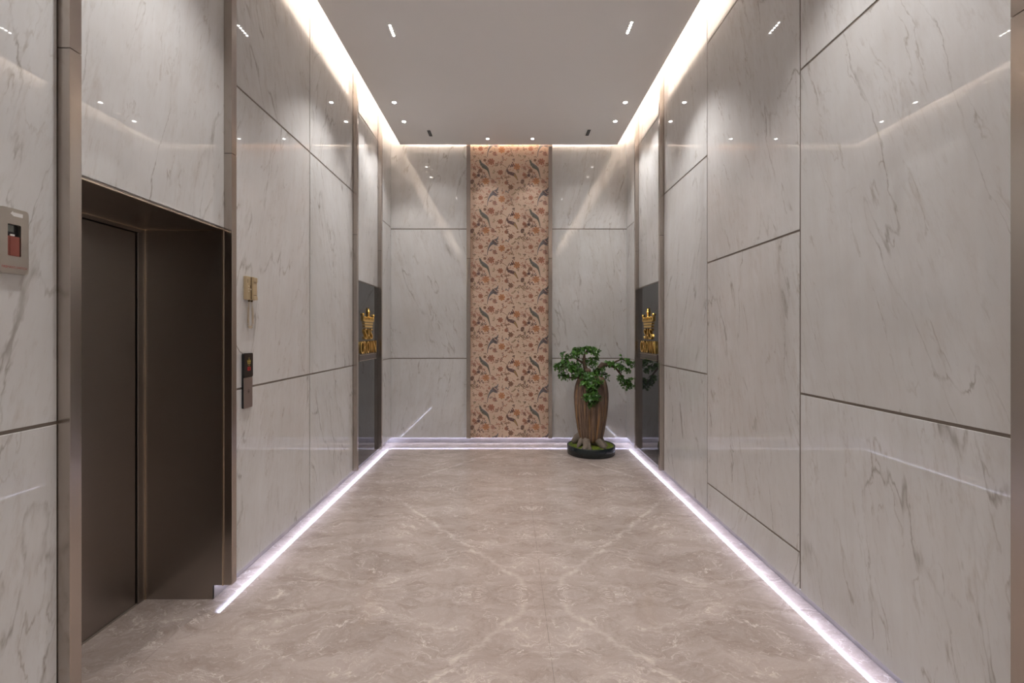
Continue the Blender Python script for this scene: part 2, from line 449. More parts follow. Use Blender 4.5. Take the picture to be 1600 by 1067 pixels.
# ---- floor: book-matched slabs
fl = empty('floor', (0, 3, 0), 'polished brown-grey marble floor with light veins', kind='structure')
AX, AY, RY = 0.22, 2.93, 1.985
def floor_slab(x0, x1, y0, y1, off=0.0):
    g = 0.0004
    o = box('marble_slab', x0 + g, x1 - g, y0 + g, y1 - g, -0.03, 0.0, M['floor'], fl)
    me = o.data; uvl = me.uv_layers.new(name='UVMap'); c = Vector(((x0 + x1) / 2, (y0 + y1) / 2, 0))
    for p in me.polygons:
        for li in p.loop_indices:
            co = me.vertices[me.loops[li].vertex_index].co + c
            # mirrored about AX, and about every second joint across
            u = abs(co.x - AX) if (x0 + x1) / 2 < 3 else co.x
            k = math.floor((c.y - AY) / RY + 1e-6)
            r = (co.y - AY) - k * RY
            vv = r if k % 2 == 0 else RY - r
            uvl.data[li].uv = (u + off, vv + off)
ys = [YB, AY - 3 * RY, AY - 2 * RY, AY - RY, AY, AY + RY, D + .07]
for a, b in zip(ys, ys[1:]):
    if b - a < 0.05: continue
    floor_slab(-BX, AX, a, b); floor_slab(AX, BX, a, b)
floor_slab(-2.40, -BX, NP1 - .06, FP0 + .06, 5.3)      # threshold stone of the lift
box('floor_bed', -2.5, 2.1, YB - .2, D + .2, -0.12, -0.031, M['joint'], fl)

# ---- ceiling: hanging slab with a cove all round
ce = empty('ceiling', (0, 2, HC), 'flat pale grey hanging ceiling with a lit cove around it', kind='structure')
box('ceiling_slab', -HS, HS, YB + .16, HD, HC, HC + 0.055, M['paint'], ce, 0.002)
box('upper_soffit', -2.02, 2.02, YB - .2, D + .2, HT, HT + .1, M['paint'], ce)
box('ceiling_core', -HS + .25, HS - .25, YB + .3, HD - .2, HC + .055, HT, M['paint'], ce)

# cove strips: they lie on the slab's lip and throw light on the wall and soffit
def strip(name, x0, x1, y0, y1, z0, z1, mat, label, tilt=None):
    o = box(name, x0, x1, y0, y1, z0, z1, mat); tag(o, label, 'light strip'); return o
strip('cove_light_strip', -HS + .10, -HS + .13 - .012, YB + .2, HD - .03, HC + .056, HC + .064, M['cove'], 'warm light strip hidden in the ceiling cove along the left wall')
strip('cove_light_strip', HS - .118, HS - .10, YB + .2, HD - .03, HC + .056, HC + .064, M['cove'], 'warm light strip hidden in the ceiling cove along the right wall')
strip('cove_light_strip', -HS + .10, HS - .10, HD - .034, HD - .012, HC + .056, HC + .062, M['cove'], 'warm light strip hidden in the ceiling cove over the end wall')
# floor strips tucked behind the lower edge of the panels
LZ = 0.100
strip('floor_light_strip', -1.862, -1.855, FP0 + .03, D + .04, LZ, LZ + .012, M['led'], 'cool white light strip under the left marble wall')
strip('floor_light_strip', 1.855, 1.862, 0.2, D + .04, LZ, LZ + .012, M['led'], 'cool white light strip under the right marble wall')
strip('floor_light_strip', -1.82, 1.82, D + .047, D + .054, LZ, LZ + .012, M['led'], 'cool white light strip under the far end wall')

# ---- metal posts (trims) running up the walls
PTOP = EYE + 3.0
trim_no = 0
def post(x0, x1, y0, y1, label, top=PTOP, bottom=G, seam=2.82, into=0.0):
    global trim_no
    trim_no += 1
    t = empty('trim_%d' % trim_no, ((x0 + x1) / 2, (y0 + y1) / 2, 0), label, kind='structure')
    box('metal_post', x0, x1, y0, y1, bottom, seam - .0015, M['post'], t, 0.0012)
    box('metal_post', x0, x1, y0, y1, seam + .0015, top, M['post'], t, 0.0012)
    return t
for s, a, b, lab, top in (
        (-1, NP0, NP1, 'broad brushed bronze post on the near side of the lift opening', HT),
        (-1, FP0, FP1 - .004, 'brushed bronze post on the far side of the lift opening', HT),
        (-1, 5.250, 5.300, 'brushed bronze post before the black glass panel on the left wall', PTOP),
        (-1, 6.26, 6.306, 'brushed bronze post beyond the black glass panel on the left wall', PTOP),
        (1, 1.540, 1.588, 'brushed bronze post nearest the viewpoint on the right wall', HT),
        (1, 5.277, 5.325, 'brushed bronze post before the black glass panel on the right wall', PTOP),
        (1, 6.30, 6.346, 'brushed bronze post beyond the black glass panel on the right wall', PTOP)):
    post(s * (W + .033), s * (W - TP), a, b, lab, top, seam=2.78 if s > 0 and a < 2 else 2.82)
post(WX0 - .057, WX0, D - .045, D + .033, 'slim metal post left of the patterned wallpaper', PTOP)
post(WX1, WX1 + .057, D - .045, D + .033, 'slim metal post right of the patterned wallpaper', PTOP)

# ================================================================== LIFT
DX = 1.277 * W          # 2.30 : plane of the landing doors
DH = 2.337
d1 = empty('door_1', (-DX, 2.37, 0), 'dark brushed steel lift doors set deep in the left wall', kind='structure')
leafs = ((NP1 - .04, 2.345), (2.348, 2.815))
for a, b in leafs:
    box('door_leaf', -DX - .035, -DX - .012, a, b, 0.006, DH - .035, M['doorsteel'], d1, 0.001)
box('door_header', -DX - .035, -DX + .0, NP1 - .04, FP0, DH - .030, DH + .03, M['reveal'], d1)
box('door_jamb', -DX - .035, -DX + .0, 2.822, FP0 + .02, 0.0, DH - .030, M['doorsteel'], d1, 0.001)
box('shaft_back', -DX - .08, -DX - .04, NP1 - .1, FP0 + .1, 0, DH + .1, M['gap'], d1)
box('door_sill', -DX - .035, -DX - .002, NP1 - .04, 2.822, 0.0, 0.0045, M['joint'], d1)
# the deep reveal, its far side notched over the skirting
bm = bmesh.new()
prof = [(-DX, 0.0), (-BX, 0.0), (-BX, G), (-W - .0, G), (-W - .0, DH), (-DX, DH)]
f0 = [bm.verts.new((x, 0, z)) for x, z in prof]; f1 = [bm.verts.new((x, 0.012, z)) for x, z in prof]
bm.faces.new(f0); bm.faces.new(f1[::-1])
for k in range(len(prof)): bm.faces.new((f0[k], f0[(k + 1) % 6], f1[(k + 1) % 6], f1[k]))
bm_obj('reveal_panel', bm, M['reveal'], d1, (DX, FP0 - 2.37 - .001, 0))
box('reveal_panel', -DX, -W, NP1 - .012, NP1, 0.0, DH, M['reveal'], d1)
box('soffit_panel', -DX, -W - .0, NP1 - .01, FP0, DH, DH + .012, M['reveal'], d1)
# bright folded edges
box('edge_strip', -DX - .0, -DX + .007, FP0 - .006, FP0 - .001, 0.0, DH, M['edge'], d1)
box('edge_strip', -W - .009, -W - .001, FP0 - .006, FP0 - .001, G, DH, M['edge'], d1)
box('edge_strip', -DX, -W, FP0 - .006, FP0 - .001, DH - .006, DH - .001, M['edge'], d1)
box('edge_strip', -DX + .0, -DX + .006, NP1, FP0, DH - .010, DH - .001, M['edge'], d1)
box('edge_strip', -W - .004, -W + .003, NP1, FP0, DH - .007, DH - .001, M['edge'], d1)

# ================================================================== BLACK GLASS PANELS
def glass_panel(n, s, y0, y1, top, label):
    t = empty('door_%d' % n, (s * W, (y0 + y1) / 2, 0), label, kind='structure')
    box('glass_sheet', s * W, s * (W + .02), y0 + .002, y1 - .002, G, top, M['blackglass'], t, 0.001)
    return t
glass_panel(2, -1, 5.30, 6.26, 2.305, 'tall glossy black glass panel between posts on the left wall')
glass_panel(3, 1, 5.325, 6.30, 2.298, 'tall glossy black glass panel between posts on the right wall')

def glyph(ch, width, height, depth, mat, parent, loc, rot, name='letter'):
    cu = bpy.data.curves.new('glyph', 'FONT'); cu.body = ch; cu.size = 1.0; cu.extrude = 0.0; cu.resolution_u = 3
    o = bpy.data.objects.new('glyph', cu); COL.objects.link(o)
    dg = bpy.context.evaluated_depsgraph_get(); dg.update()
    me = bpy.data.meshes.new_from_object(o.evaluated_get(dg))
    bpy.data.objects.remove(o)
    xs = [v.co.x for v in me.vertices]; ysv = [v.co.y for v in me.vertices]
    bm = bmesh.new(); bm.from_mesh(me); bpy.data.meshes.remove(me)
    sx = width / (max(xs) - min(xs)); sy = height / (max(ysv) - min(ysv))
    for v in bm.verts: v.co = Vector(((v.co.x - min(xs)) * sx - width / 2, (v.co.y - min(ysv)) * sy, 0))
    if depth:
        bmesh.ops.remove_doubles(bm, verts=bm.verts[:], dist=1e-6)
        r = bmesh.ops.extrude_face_region(bm, geom=bm.faces[:])
        for g in r['geom']:
            if isinstance(g, bmesh.types.BMVert): g.co.z += depth
    me = bpy.data.meshes.new(name); bmesh.ops.recalc_face_normals(bm, faces=bm.faces[:]); bm.to_mesh(me); bm.free()
    for m in list(me.materials): pass
    me.materials.clear()
    return link(name, me, mat, parent, loc, rot)

def sign(s, yc, label):
    """gold crown and lettering; local x runs along the wall in reading direction"""
    rotz = math.pi / 2 if s < 0 else -math.pi / 2
    t = empty('logo_sign', (s * W, yc, 1.43), label, 'sign')
    t.rotation_euler = (0, 0, rotz)
    R = (math.pi / 2, 0, 0)           # text upright, facing -y local -> into the room
    def letters(word, x0, x1, z, h, ws):
        tot = sum(ws); x = x0
        for ch, q in zip(word, ws):
            wd = (x1 - x0) * q / tot
            glyph(ch, wd * 0.86, h, 0.016, M['gold'], t, (x + wd / 2, -0.003, z), R)
            x += wd
    letters('CROWN', -.325, .325, 0.0, .155, (1.0, .92, 1.1, 1.35, 1.05))
    letters('SAS', -.17, .17, .175, .140, (1, 1.1, 1))
    # crown: three bands, beaded points, tall middle spire
    c = bmesh.new()
    def fr(xa, xb, za, zb, xa2, xb2, y=-.018):
        vs = [c.verts.new(p) for p in ((xa, -.003, za), (xb, -.003, za), (xb2, -.003, zb), (xa2, -.003, zb), (xa, y, za), (xb, y, za), (xb2, y, zb), (xa2, y, zb))]
        for q in ((0, 3, 2, 1), (4, 5, 6, 7), (0, 1, 5, 4), (1, 2, 6, 5), (2, 3, 7, 6), (3, 0, 4, 7)): c.faces.new([vs[k] for k in q])
    fr(-.150, .150, .326, .352, -.158, .158)
    fr(-.163, .163, .362, .386, -.172, .172)
    fr(-.178, .178, .396, .418, -.188, .188)
    for k in range(7):
        x = -.19 + k * .38 / 6
        fr(x - .016, x + .016, .418, .446, x - .006, x + .006)
        bmesh.ops.create_uvsphere(c, u_segments=8, v_segments=6, radius=.011, matrix=Matrix.Translation((x, -.012, .452)))
    for sx in (-1, 1):
        x = sx * .205
        fr(x - .02, x + .012, .405, .470, x - .004, x + .008)
        bmesh.ops.create_uvsphere(c, u_segments=8, v_segments=6, radius=.016, matrix=Matrix.Translation((sx * .212, -.012, .485)))
    for z, r in ((.462, .019), (.495, .015), (.522, .021), (.550, .013)):
        bmesh.ops.create_uvsphere(c, u_segments=8, v_segments=6, radius=r, matrix=Matrix.Translation((0, -.012, z)))
    fr(-.006, .006, .43, .58, -.002, .002)
    bm_obj('crown_emblem', c, M['gold'], t)
    p = bmesh.new(); add_box(p, -.35, .35, -.010, -.001, -.085, -.012)
    pl = bm_obj('plaque', p, M['plaque'], t)
    e = bmesh.new()
    add_box(e, -.35, .35, -.012, -.010, -.016, -.012); add_box(e, -.35, .35, -.012, -.010, -.085, -.081)
    bm_obj('plaque_edge', e, M['edge'], pl)
    return t
sign(-1, 5.80, 'gold crown emblem and SAS CROWN lettering on the left black glass')
sign(1, 5.85, 'gold crown emblem and SAS CROWN lettering on the right black glass behind the plant')

# ================================================================== WALLPAPER
wp = empty('wallpaper', (0, D + .002, 0), 'peach wallpaper printed with long-tailed birds and flowers on the end wall', kind='structure')
def paper_mat():
    t = NT('peach_paper'); co = t.n('ShaderNodeTexCoord').outputs['Object']
    f = t.noise(co, 2.5, 4); g = t.noise(co, 40, 3)
    b = t.mix(t.mapr(f, 0.3, 0.7), (0.63, 0.465, 0.350), (0.70, 0.525, 0.405))
    b = t.mix(t.mapr(g, 0.4, 0.7, 0, 0.18), b, (0.54, 0.37, 0.26))
    t.set(Base_Color=b, Roughness=0.65); return t.m
M['paper'] = paper_mat()
PZ0, PZ1 = G, PTOP
YW = D
box('paper_sheet', WX0, WX1, YW, YW + .026, PZ0, PZ1, M['paper'], wp)
inks = {
 'red': (0.42, 0.155, 0.095), 'orange': (0.56, 0.245, 0.105), 'pink': (0.50, 0.25, 0.19), 'brown': (0.24, 0.12, 0.075),
 'plum': (0.145, 0.085, 0.085), 'green': (0.125, 0.130, 0.105), 'slate': (0.15, 0.15, 0.165), 'olive': (0.27, 0.205, 0.11), 'ochre': (0.40, 0.25, 0.11),
 'light': (0.66, 0.43, 0.31), 'paperline': (0.62, 0.40, 0.29)}
inks = {k: tuple(c * .93 + p * .07 for c, p in zip(v, (.58, .40, .31))) for k, v in inks.items()}
ink_names = list(inks)
ink_mats = [simple('ink_' + k, v, 0.65, 0, 0.22, 60) for k, v in inks.items()]
tris = []   # unit space, x right, y down in the photo's crop units (380 x 373)
def poly(pts, ink, lay):
    cx = sum(p[0] for p in pts) / len(pts); cy = sum(p[1] for p in pts) / len(pts)
    for k in range(len(pts)):
        tris.append(((cx, cy), pts[k], pts[(k + 1) % len(pts)], ink, lay))
def ell(cx, cy, a, b, rot, ink, lay, n=9):
    r = math.radians(rot)
    poly([(cx + a * math.cos(q) * math.cos(r) - b * math.sin(q) * math.sin(r), cy + a * math.cos(q) * math.sin(r) + b * math.sin(q) * math.cos(r)) for q in [2 * math.pi * k / n for k in range(n)]], ink, lay)
def leaf(cx, cy, L, wd, rot, ink, lay=1):
    r = math.radians(rot)
    pts = [(0, 0), (.3 * L, wd * .5), (.65 * L, wd * .42), (L, 0), (.65 * L, -wd * .42), (.3 * L, -wd * .5)]
    poly([(cx + x * math.cos(r) - y * math.sin(r), cy + x * math.sin(r) + y * math.cos(r)) for x, y in pts], ink, lay)
def flower(cx, cy, r, ink, core='brown', n=7):
    r *= .86
    for k in range(n):
        a = 2 * math.pi * k / n + cx
        ell(cx + .58 * r * math.cos(a), cy + .58 * r * math.sin(a), .46 * r, .34 * r, math.degrees(a), ink, 1 + k % 2)
    ell(cx, cy, .55 * r, .5 * r, 0, ink, 3)
    for k in range(7):
        a = 2 * math.pi * (k + .5) / 7 + cx
        leaf(cx + .45 * r * math.cos(a), cy + .45 * r * math.sin(a), .5 * r, .12 * r, math.degrees(a) + 20, 'paperline', 4)
    for k in range(5):
        a = 2 * math.pi * k / 5 + cx * .7
        leaf(cx + .15 * r * math.cos(a), cy + .15 * r * math.sin(a), .6 * r, .16 * r, math.degrees(a), core, 4)
    ell(cx, cy, .16 * r, .16 * r, 0, 'ochre', 5)
def band(pts, ws, ink, lay):
    for k in range(len(pts) - 1):
        (x0, y0), (x1, y1) = pts[k], pts[k + 1]
        L = math.hypot(x1 - x0, y1 - y0) or 1; nx, ny = -(y1 - y0) / L, (x1 - x0) / L
        a, b = ws[k], ws[k + 1]
        poly([(x0 + nx * a, y0 + ny * a), (x1 + nx * b, y1 + ny * b), (x1 - nx * b, y1 - ny * b), (x0 - nx * a, y0 - ny * a)], ink, lay)
rw = random.Random(5)
def sprig(x, y, rot, L, ink, n=6, ls=13):
    r = math.radians(rot); x1, y1 = x + L * math.cos(r), y + L * math.sin(r)
    band([(x, y), ((x + x1) / 2 + 2, (y + y1) / 2 - 2), (x1, y1)], [1.4, 1.2, .8], ink, 1)
    for k in range(n):
        q = (k + .6) / n
        leaf(x + (x1 - x) * q, y + (y1 - y) * q, ls, ls * .5, rot + (50 if k % 2 else -50) + rw.uniform(-15, 15), ink, 2)
ox, oy = 75, 130
P = lambda x, y: (x - ox, y - oy)
# bird A : upright grey-green, long tail running down
band([P(141, 143), P(146, 152), P(152, 170), P(163, 186), P(183, 200), P(198, 210), P(208, 228), P(214, 250), P(222, 282)],
     [2, 7, 9, 13, 14, 11, 6, 4, 2.2], 'green', 6)
band([P(150, 162), P(166, 176), P(190, 194), P(206, 208)], [1, 5, 6, 2], 'slate', 7)
leaf(*P(142, 147), -9, 4, 20, 'olive', 7)
band([P(160, 196), P(166, 208), P(172, 214)], [1.5, 1.2, .8], 'brown', 5)
# bird B : brown, in the middle
band([P(352, 208), P(350, 222), P(356, 238), P(372, 247), P(392, 250), P(406, 258), P(418, 275), P(432, 300)],
     [3, 6, 9, 12, 13, 10, 7, 3], 'plum', 6)
band([P(404, 254), P(416, 272), P(430, 298)], [5, 7, 2], 'ochre', 7)
leaf(*P(360, 228), -16, 5, 60, 'brown', 7)
# bird C : flying, wings spread, tail curving down
band([P(283, 352), P(276, 372), P(256, 388), P(238, 402), P(224, 416), P(212, 436), P(204, 462), P(201, 494)],
     [2.5, 6, 14, 13, 8, 5, 3, 1.6], 'slate', 6)
for k, (a, L) in enumerate(((-32, 44), (-14, 52), (4, 50), (20, 42))):
    leaf(*P(238 + k * 2, 398 + k * 3), L, 11, a, 'slate' if k % 2 else 'plum', 7)
band([P(252, 380), P(262, 390), P(270, 396)], [1.5, 3, 1.5], 'light', 8)
# large flowers and fruit
flower(*P(230, 158), 30, 'red'); flower(*P(190, 305), 31, 'orange', 'red'); flower(*P(424, 197), 31, 'orange', 'red')
flower(*P(300, 240), 24, 'red'); flower(*P(310, 442), 30, 'orange', 'red'); flower(*P(150, 432), 22, 'red')
flower(*P(182, 147), 14, 'brown', 'plum'); flower(*P(148, 226), 20, 'brown', 'plum'); flower(*P(88, 305), 17, 'plum', 'brown')
flower(*P(464, 316), 15, 'plum', 'brown'); flower(*P(242, 308), 20, 'pink', 'brown'); flower(*P(378, 352), 24, 'brown', 'plum')
flower(*P(256, 98 + 373), 20, 'pink', 'plum'); flower(*P(165, 466), 12, 'pink', 'red'); flower(*P(100, 258), 18, 'red', 'brown')
flower(*P(432, 432), 14, 'pink', 'ochre'); flower(*P(345, 318), 18, 'red', 'plum'); flower(*P(215, 385), 14, 'pink', 'red')
ell(*P(132, 262), 10, 12, 0, 'plum', 5)
# stems
band([P(190, 292), P(215, 284), P(240, 290), P(252, 300)], [1.5, 1.6, 1.6, 1], 'brown', 2)
band([P(345, 218), P(335, 250), P(345, 290), P(350, 330)], [1.2, 1.4, 1.4, 1], 'brown', 2)
band([P(300, 175), P(330, 190), P(350, 205)], [1, 1.4, 1], 'brown', 2)
# leaf sprays
for x, y, r, L, ink, n, ls in (
    (375, 205, -60, 40, 'plum', 5, 16), (375, 190, -10, 34, 'plum', 4, 14), (300, 190, -70, 42, 'brown', 6, 11), (320, 165, 180, 40, 'pink', 5, 12),
    (145, 275, -110, 42, 'plum', 6, 14), (130, 280, -150, 38, 'brown', 5, 12), (150, 290, -60, 34, 'plum', 5, 12),
    (120, 335, 0, 50, 'plum', 4, 18), (140, 335, -95, 30, 'brown', 2, 12), (95, 335, 60, 18, 'plum', 3, 12),
    (330, 285, -20, 40, 'brown', 6, 14), (345, 295, 70, 40, 'plum', 5, 13), (300, 285, 180, 30, 'red', 5, 12),
    (405, 375, -10, 90, 'olive', 10, 12), (80, 375, 0, 50, 'brown', 7, 10), (440, 355, 10, 40, 'brown', 4, 13),
    (335, 390, -15, 34, 'slate', 3, 16), (335, 480, -45, 36, 'brown', 5, 13), (250, 455, 60, 34, 'plum', 5, 13),
    (120, 430, 150, 28, 'brown', 4, 11), (185, 432, -20, 22, 'brown', 3, 10), (100, 470, 10, 60, 'pink', 6, 10),
    (385, 415, -40, 36, 'olive', 6, 10), (405, 445, 30, 26, 'pink', 4, 9), (105, 165, 60, 40, 'pink', 5, 12),
    (155, 210, -160, 30, 'red', 4, 13), (260, 180, -30, 28, 'brown', 3, 13), (270, 240, 0, 22, 'brown', 3, 13),
    (250, 250, -80, 26, 'olive', 3, 12), (115, 250, 100, 30, 'brown', 4, 12), (85, 200, 20, 34, 'pink', 4, 11),
    (320, 150, -20, 30, 'red', 3, 12), (395, 165, 80, 22, 'red', 3, 11), (230, 335, 20, 44, 'pink', 4, 10), (290, 330, -80, 24, 'ochre', 3, 10),
    (180, 250, 80, 26, 'slate', 3, 12), (110, 395, 20, 50, 'pink', 6, 9), (340, 420, 40, 24, 'pink', 3, 10)):
    sprig(*P(x, y), r, L, ink, n, ls)
for _ in range(75):
    sprig(rw.uniform(0, 370), rw.uniform(5, 370), rw.uniform(0, 360), rw.uniform(14, 28), rw.choice(['pink', 'red', 'brown', 'plum', 'brown', 'olive']), 4, rw.uniform(7, 11))
for _ in range(120):
    leaf(rw.uniform(0, 380), rw.uniform(0, 373), rw.uniform(6, 12), rw.uniform(4, 6), rw.uniform(0, 360), rw.choice(['pink', 'red', 'brown', 'olive', 'pink']), 1)
# lay the unit out over the sheet, clipped to its edges
UX = 78.4 / FPX * YW; UZ = 76.8 / FPX * YW
X_0 = (735.5 - 795) / FPX * YW; Z_0 = EYE + (521 - 246.8) / FPX * YW
def clip(ptsl, ax, lim, sign_):
    out = []
    for k in range(len(ptsl)):
        a, b = ptsl[k], ptsl[(k + 1) % len(ptsl)]
        da, db = (a[ax] - lim) * sign_, (b[ax] - lim) * sign_
        if da >= 0: out.append(a)
        if (da >= 0) != (db >= 0):
            q = da / (da - db); out.append((a[0] + (b[0] - a[0]) * q, a[1] + (b[1] - a[1]) * q))
    return out
for row in range(-2, 6):
    vs, fs, mi = [], [], []
    for colu in range(-1, 3):
        for (a, b, c, ink, lay) in tris:
            pp = [(X_0 + (colu + p[0] / 380) * UX, Z_0 - (row + p[1] / 373) * UZ) for p in (a, b, c)]
            pp = clip(pp, 0, WX0 + .001, 1); pp = clip(pp, 0, WX1 - .001, -1) if len(pp) > 2 else []
            pp = clip(pp, 1, PZ0 + .001, 1) if len(pp) > 2 else []; pp = clip(pp, 1, PZ1 - .001, -1) if len(pp) > 2 else []
            if len(pp) < 3: continue
            i0 = len(vs)
            for p in pp: vs.append((p[0], -0.0025 - lay * .00025, p[1]))
            fs.append(tuple(range(i0, i0 + len(pp)))); mi.append(ink_names.index(ink))
    if not fs: continue
    me = bpy.data.meshes.new('printed_repeat'); me.from_pydata(vs, [], fs)
    for m_ in ink_mats: me.materials.append(m_)
    for p_, k in zip(me.polygons, mi): p_.material_index = k
    link('printed_repeat', me, None, wp)

# ================================================================== CEILING LIGHTS
def spot_lamp(parent, loc, watt, size=math.radians(95), blend=0.6, rad=0.03, rot=(0, 0, 0), col=DOWN_COL):
    l = bpy.data.lights.new('lamp_light', 'SPOT'); l.energy = watt; l.spot_size = size; l.spot_blend = blend
    l.shadow_soft_size = rad; l.color = col
    o = bpy.data.objects.new('lamp_light', l); COL.objects.link(o); o.parent = parent; o.location = loc; o.rotation_euler = rot
    return o
def ring_mesh(r0, r1, z0, z1, n=20):
    bm = bmesh.new()
    lathe(bm, [(r1, z1), (r1, z0), (r0, z0), (r0, z1)], n)
    return bm
def downlight(x, y, label, watt, r=.030, group=None, rot=(0, 0, 0), size=95):
    t = empty('downlight', (x, y, HC), label, 'downlight', group)
    bm = bmesh.new(); 
    n = 20; prof = [(r * .72, -.001), (r, -.004), (r * 1.15, -.001), (r * 1.15, 0.0)]
    rings = [[bm.verts.new((q * math.cos(2 * math.pi * k / n), q * math.sin(2 * math.pi * k / n), z)) for k in range(n)] for q, z in prof]
    for a, b in zip(rings, rings[1:]):
        for k in range(n): bm.faces.new((a[k], b[k], b[(k + 1) % n], a[(k + 1) % n]))
    bm_obj('trim_ring', bm, M['ring'], t)
    bm = bmesh.new(); lathe(bm, [(r * .74, -.0045), (r * .70, -.001)], 20)
    bm_obj('lens', bm, M['lampon'], t)
    if watt: spot_lamp(t, (0, 0, -.02), watt, math.radians(size), rot=rot)
    return t
def grille(x, y, label, watt, lit=True):
    t = empty('linear_downlight', (x, y, HC), label, 'downlight')
    bm = bmesh.new(); add_box(bm, -.022, .022, -.094, .094, -.003, .0)
    bm_obj('housing', bm, M['ring'] if lit else M['darkring'], t)
    for k in range(5):
        bm = bmesh.new(); n = 12
        lathe(bm, [(.0090, -.0065), (.0100, -.003)], n)
        bm_obj('lamp_cell', bm, M['lampon'] if lit else M['lampdim'], t, (0, -.070 + k * .035, 0))
    spot_lamp(t, (0, 0, -.02), watt, math.radians(96), rad=.06)
    return t
grille(-1.10, 4.278, 'five-cell linear downlight on the left of the ceiling', GRILLE_WATT)
grille(1.125, 4.24, 'five-cell linear downlight on the right of the ceiling', GRILLE_WATT)
grille(-1.125, 6.48, 'dark five-cell linear downlight at the far left of the ceiling', 8, False)
grille(1.125, 6.46, 'dark five-cell linear downlight at the far right of the ceiling', 8, False)
for x in (-1.1, 1.1):
    for y, nm in ((2.05, 'over the near floor'), (-0.15, 'above the viewpoint'), (-2.35, 'behind the viewpoint')):
        grille(x, y, 'five-cell linear downlight %s, %s row' % (nm, 'left' if x < 0 else 'right'), GRILLE_WATT)
downlight(-1.413, 5.61, 'round spotlight on the left of the ceiling, nearer of a pair', SPOT_WATT)
downlight(-1.411, 6.12, 'round spotlight on the left of the ceiling, farther of a pair', SPOT_WATT)
downlight(1.436, 5.61, 'round spotlight on the right of the ceiling, nearer of a pair', SPOT_WATT)
downlight(1.429, 6.11, 'round spotlight on the right of the ceiling, farther of a pair', SPOT_WATT)
downlight(-.309, 6.66, 'round spotlight over the left half of the wallpaper', WASH_WATT, .026, rot=(math.radians(-4), 0, 0), size=70)
downlight(.347, 6.66, 'round spotlight over the right half of the wallpaper', WASH_WATT, .026, rot=(math.radians(-4), 0, 0), size=70)

# ================================================================== FIREMAN'S SWITCH (left wall, nearest)
fs_ = empty('switch_box', (-W, 1.6425, 2.0125), 'steel framed firefighter switch box with a red switch on the nearest left panel', 'switch box')
pw2, ph2, th = .0485, .1175, .016
def rrect(w2, h2, r, n=5, cz=0.0, cy=0.0):
    out = []
    for (sx, sz, a0) in ((1, -1, -90), (1, 1, 0), (-1, 1, 90), (-1, -1, 180)):
        for k in range(n + 1):
            a = math.radians(a0 + 90 * k / n)
            out.append((cy + sx * (w2 - r) + r * math.cos(a), cz + sz * (h2 - r) + r * math.sin(a)))
    return out
bm = bmesh.new()
outer = rrect(pw2, ph2, .012); inner = rrect(.0222, .057, .004, cz=.0035, cy=.0)
def loop3(pts, x): return [bm.verts.new((x, p[0], p[1])) for p in pts]
oa, ob, ia, ib = loop3(outer, 0.001), loop3(outer, th), loop3(inner, 0.003), loop3(inner, th)
n = len(outer)
for k in range(n):
    j = (k + 1) % n
    bm.faces.new((oa[k], oa[j], ob[j], ob[k])); bm.faces.new((ob[k], ob[j], ib[j], ib[k])); bm.faces.new((ib[k], ib[j], ia[j], ia[k]))
bm.faces.new(ia)
bm_obj('faceplate', bm, M['steel'], fs_)
def lbox(name, x0, x1, y0, y1, z0, z1, mat, parent, bevel=0):
    bm = bmesh.new(); add_box(bm, x0, x1, y0, y1, z0, z1)
    if bevel: bmesh.ops.bevel(bm, geom=bm.edges[:], offset=bevel, segments=2, profile=0.5, affect='EDGES')
    return bm_obj(name, bm, mat, parent)
lbox('window_backing', .0031, .004, -.0222, .0222, -.0535, .0605, M['black'], fs_)
sw = lbox('red_switch', .004, .013, -.0215, .0205, -.053, .018, M['redswitch'], fs_, .001)
lbox('switch_ridge', .013, .015, -.013, -.011, -.052, .016, M['redswitch'], sw)
lbox('grey_label', .004, .006, -.021, .006, .034, .058, M['greylabel'], fs_)
lbox('white_tab', .004, .008, -.006, .008, .020, .026, M['white'], fs_)
bm = bmesh.new()
ar = [(-.014, .098), (-.006, .108), (-.006, .1035), (.027, .1035), (.027, .090), (-.004, .090)]
a_ = [bm.verts.new((th + .0004, y, z)) for y, z in ar]; b_ = [bm.verts.new((th + .0012, y, z)) for y, z in ar]
bm.faces.new(b_); bm.faces.new(a_[::-1])
for k in range(len(ar)): bm.faces.new((a_[k], a_[(k + 1) % 6], b_[(k + 1) % 6], b_[k]))
bm_obj('arrow_sticker', bm, M['white'], fs_)
tx = glyph("FIREMAN'S SWITCH", .083, .0085, 0, M['redink'], fs_, (th + .0004, 0, -.0985), (math.pi / 2, 0, math.pi / 2), 'red_lettering')

# ================================================================== INTERCOM (left wall beyond the lift)
ic = empty('intercom_handset', (-W, 3.135, 1.99), 'beige wall intercom with a handset and coiled cord beside the lift', 'intercom')
lbox('wall_plate', .0005, .024, -.050, .050, -.080, .080, M['beige'], ic, .002)
hs = lbox('handset', .026, .040, .002, .049, -.078, .079, M['beige'], ic, .003)
lbox('earpiece', .024, .044, .004, .048, .045, .077, M['beige'], hs, .003)
lbox('mouthpiece', .024, .044, .004, .048, -.078, -.050, M['beige'], hs, .003)
lbox('cradle_slot', .0235, .027, -.003, .003, -.075, .078, M['beige_dark'], ic)
lbox('hook_recess', .0242, .0262, -.008, -.002, .004, .022, M['beige_dark'], ic)
lbox('call_button', .024, .028, -.010, -.003, -.012, -.002, M['cream'], ic, .0008)
for (y, z) in ((-.028, .013), (-.028, -.006), (-.028, -.022)):
    lbox('key', .024, .0265, y - .006, y + .006, z - .004, z + .004, M['cream'], ic, .0008)
lbox('speaker_slot', .0240, .0247, -.041, -.037, .035, .060, M['beige_dark'], ic)
lbox('lower_seam', .0400, .0405, .003, .040, -.047, -.044, M['beige_dark'], ic)
bm = bmesh.new()
ctl = []
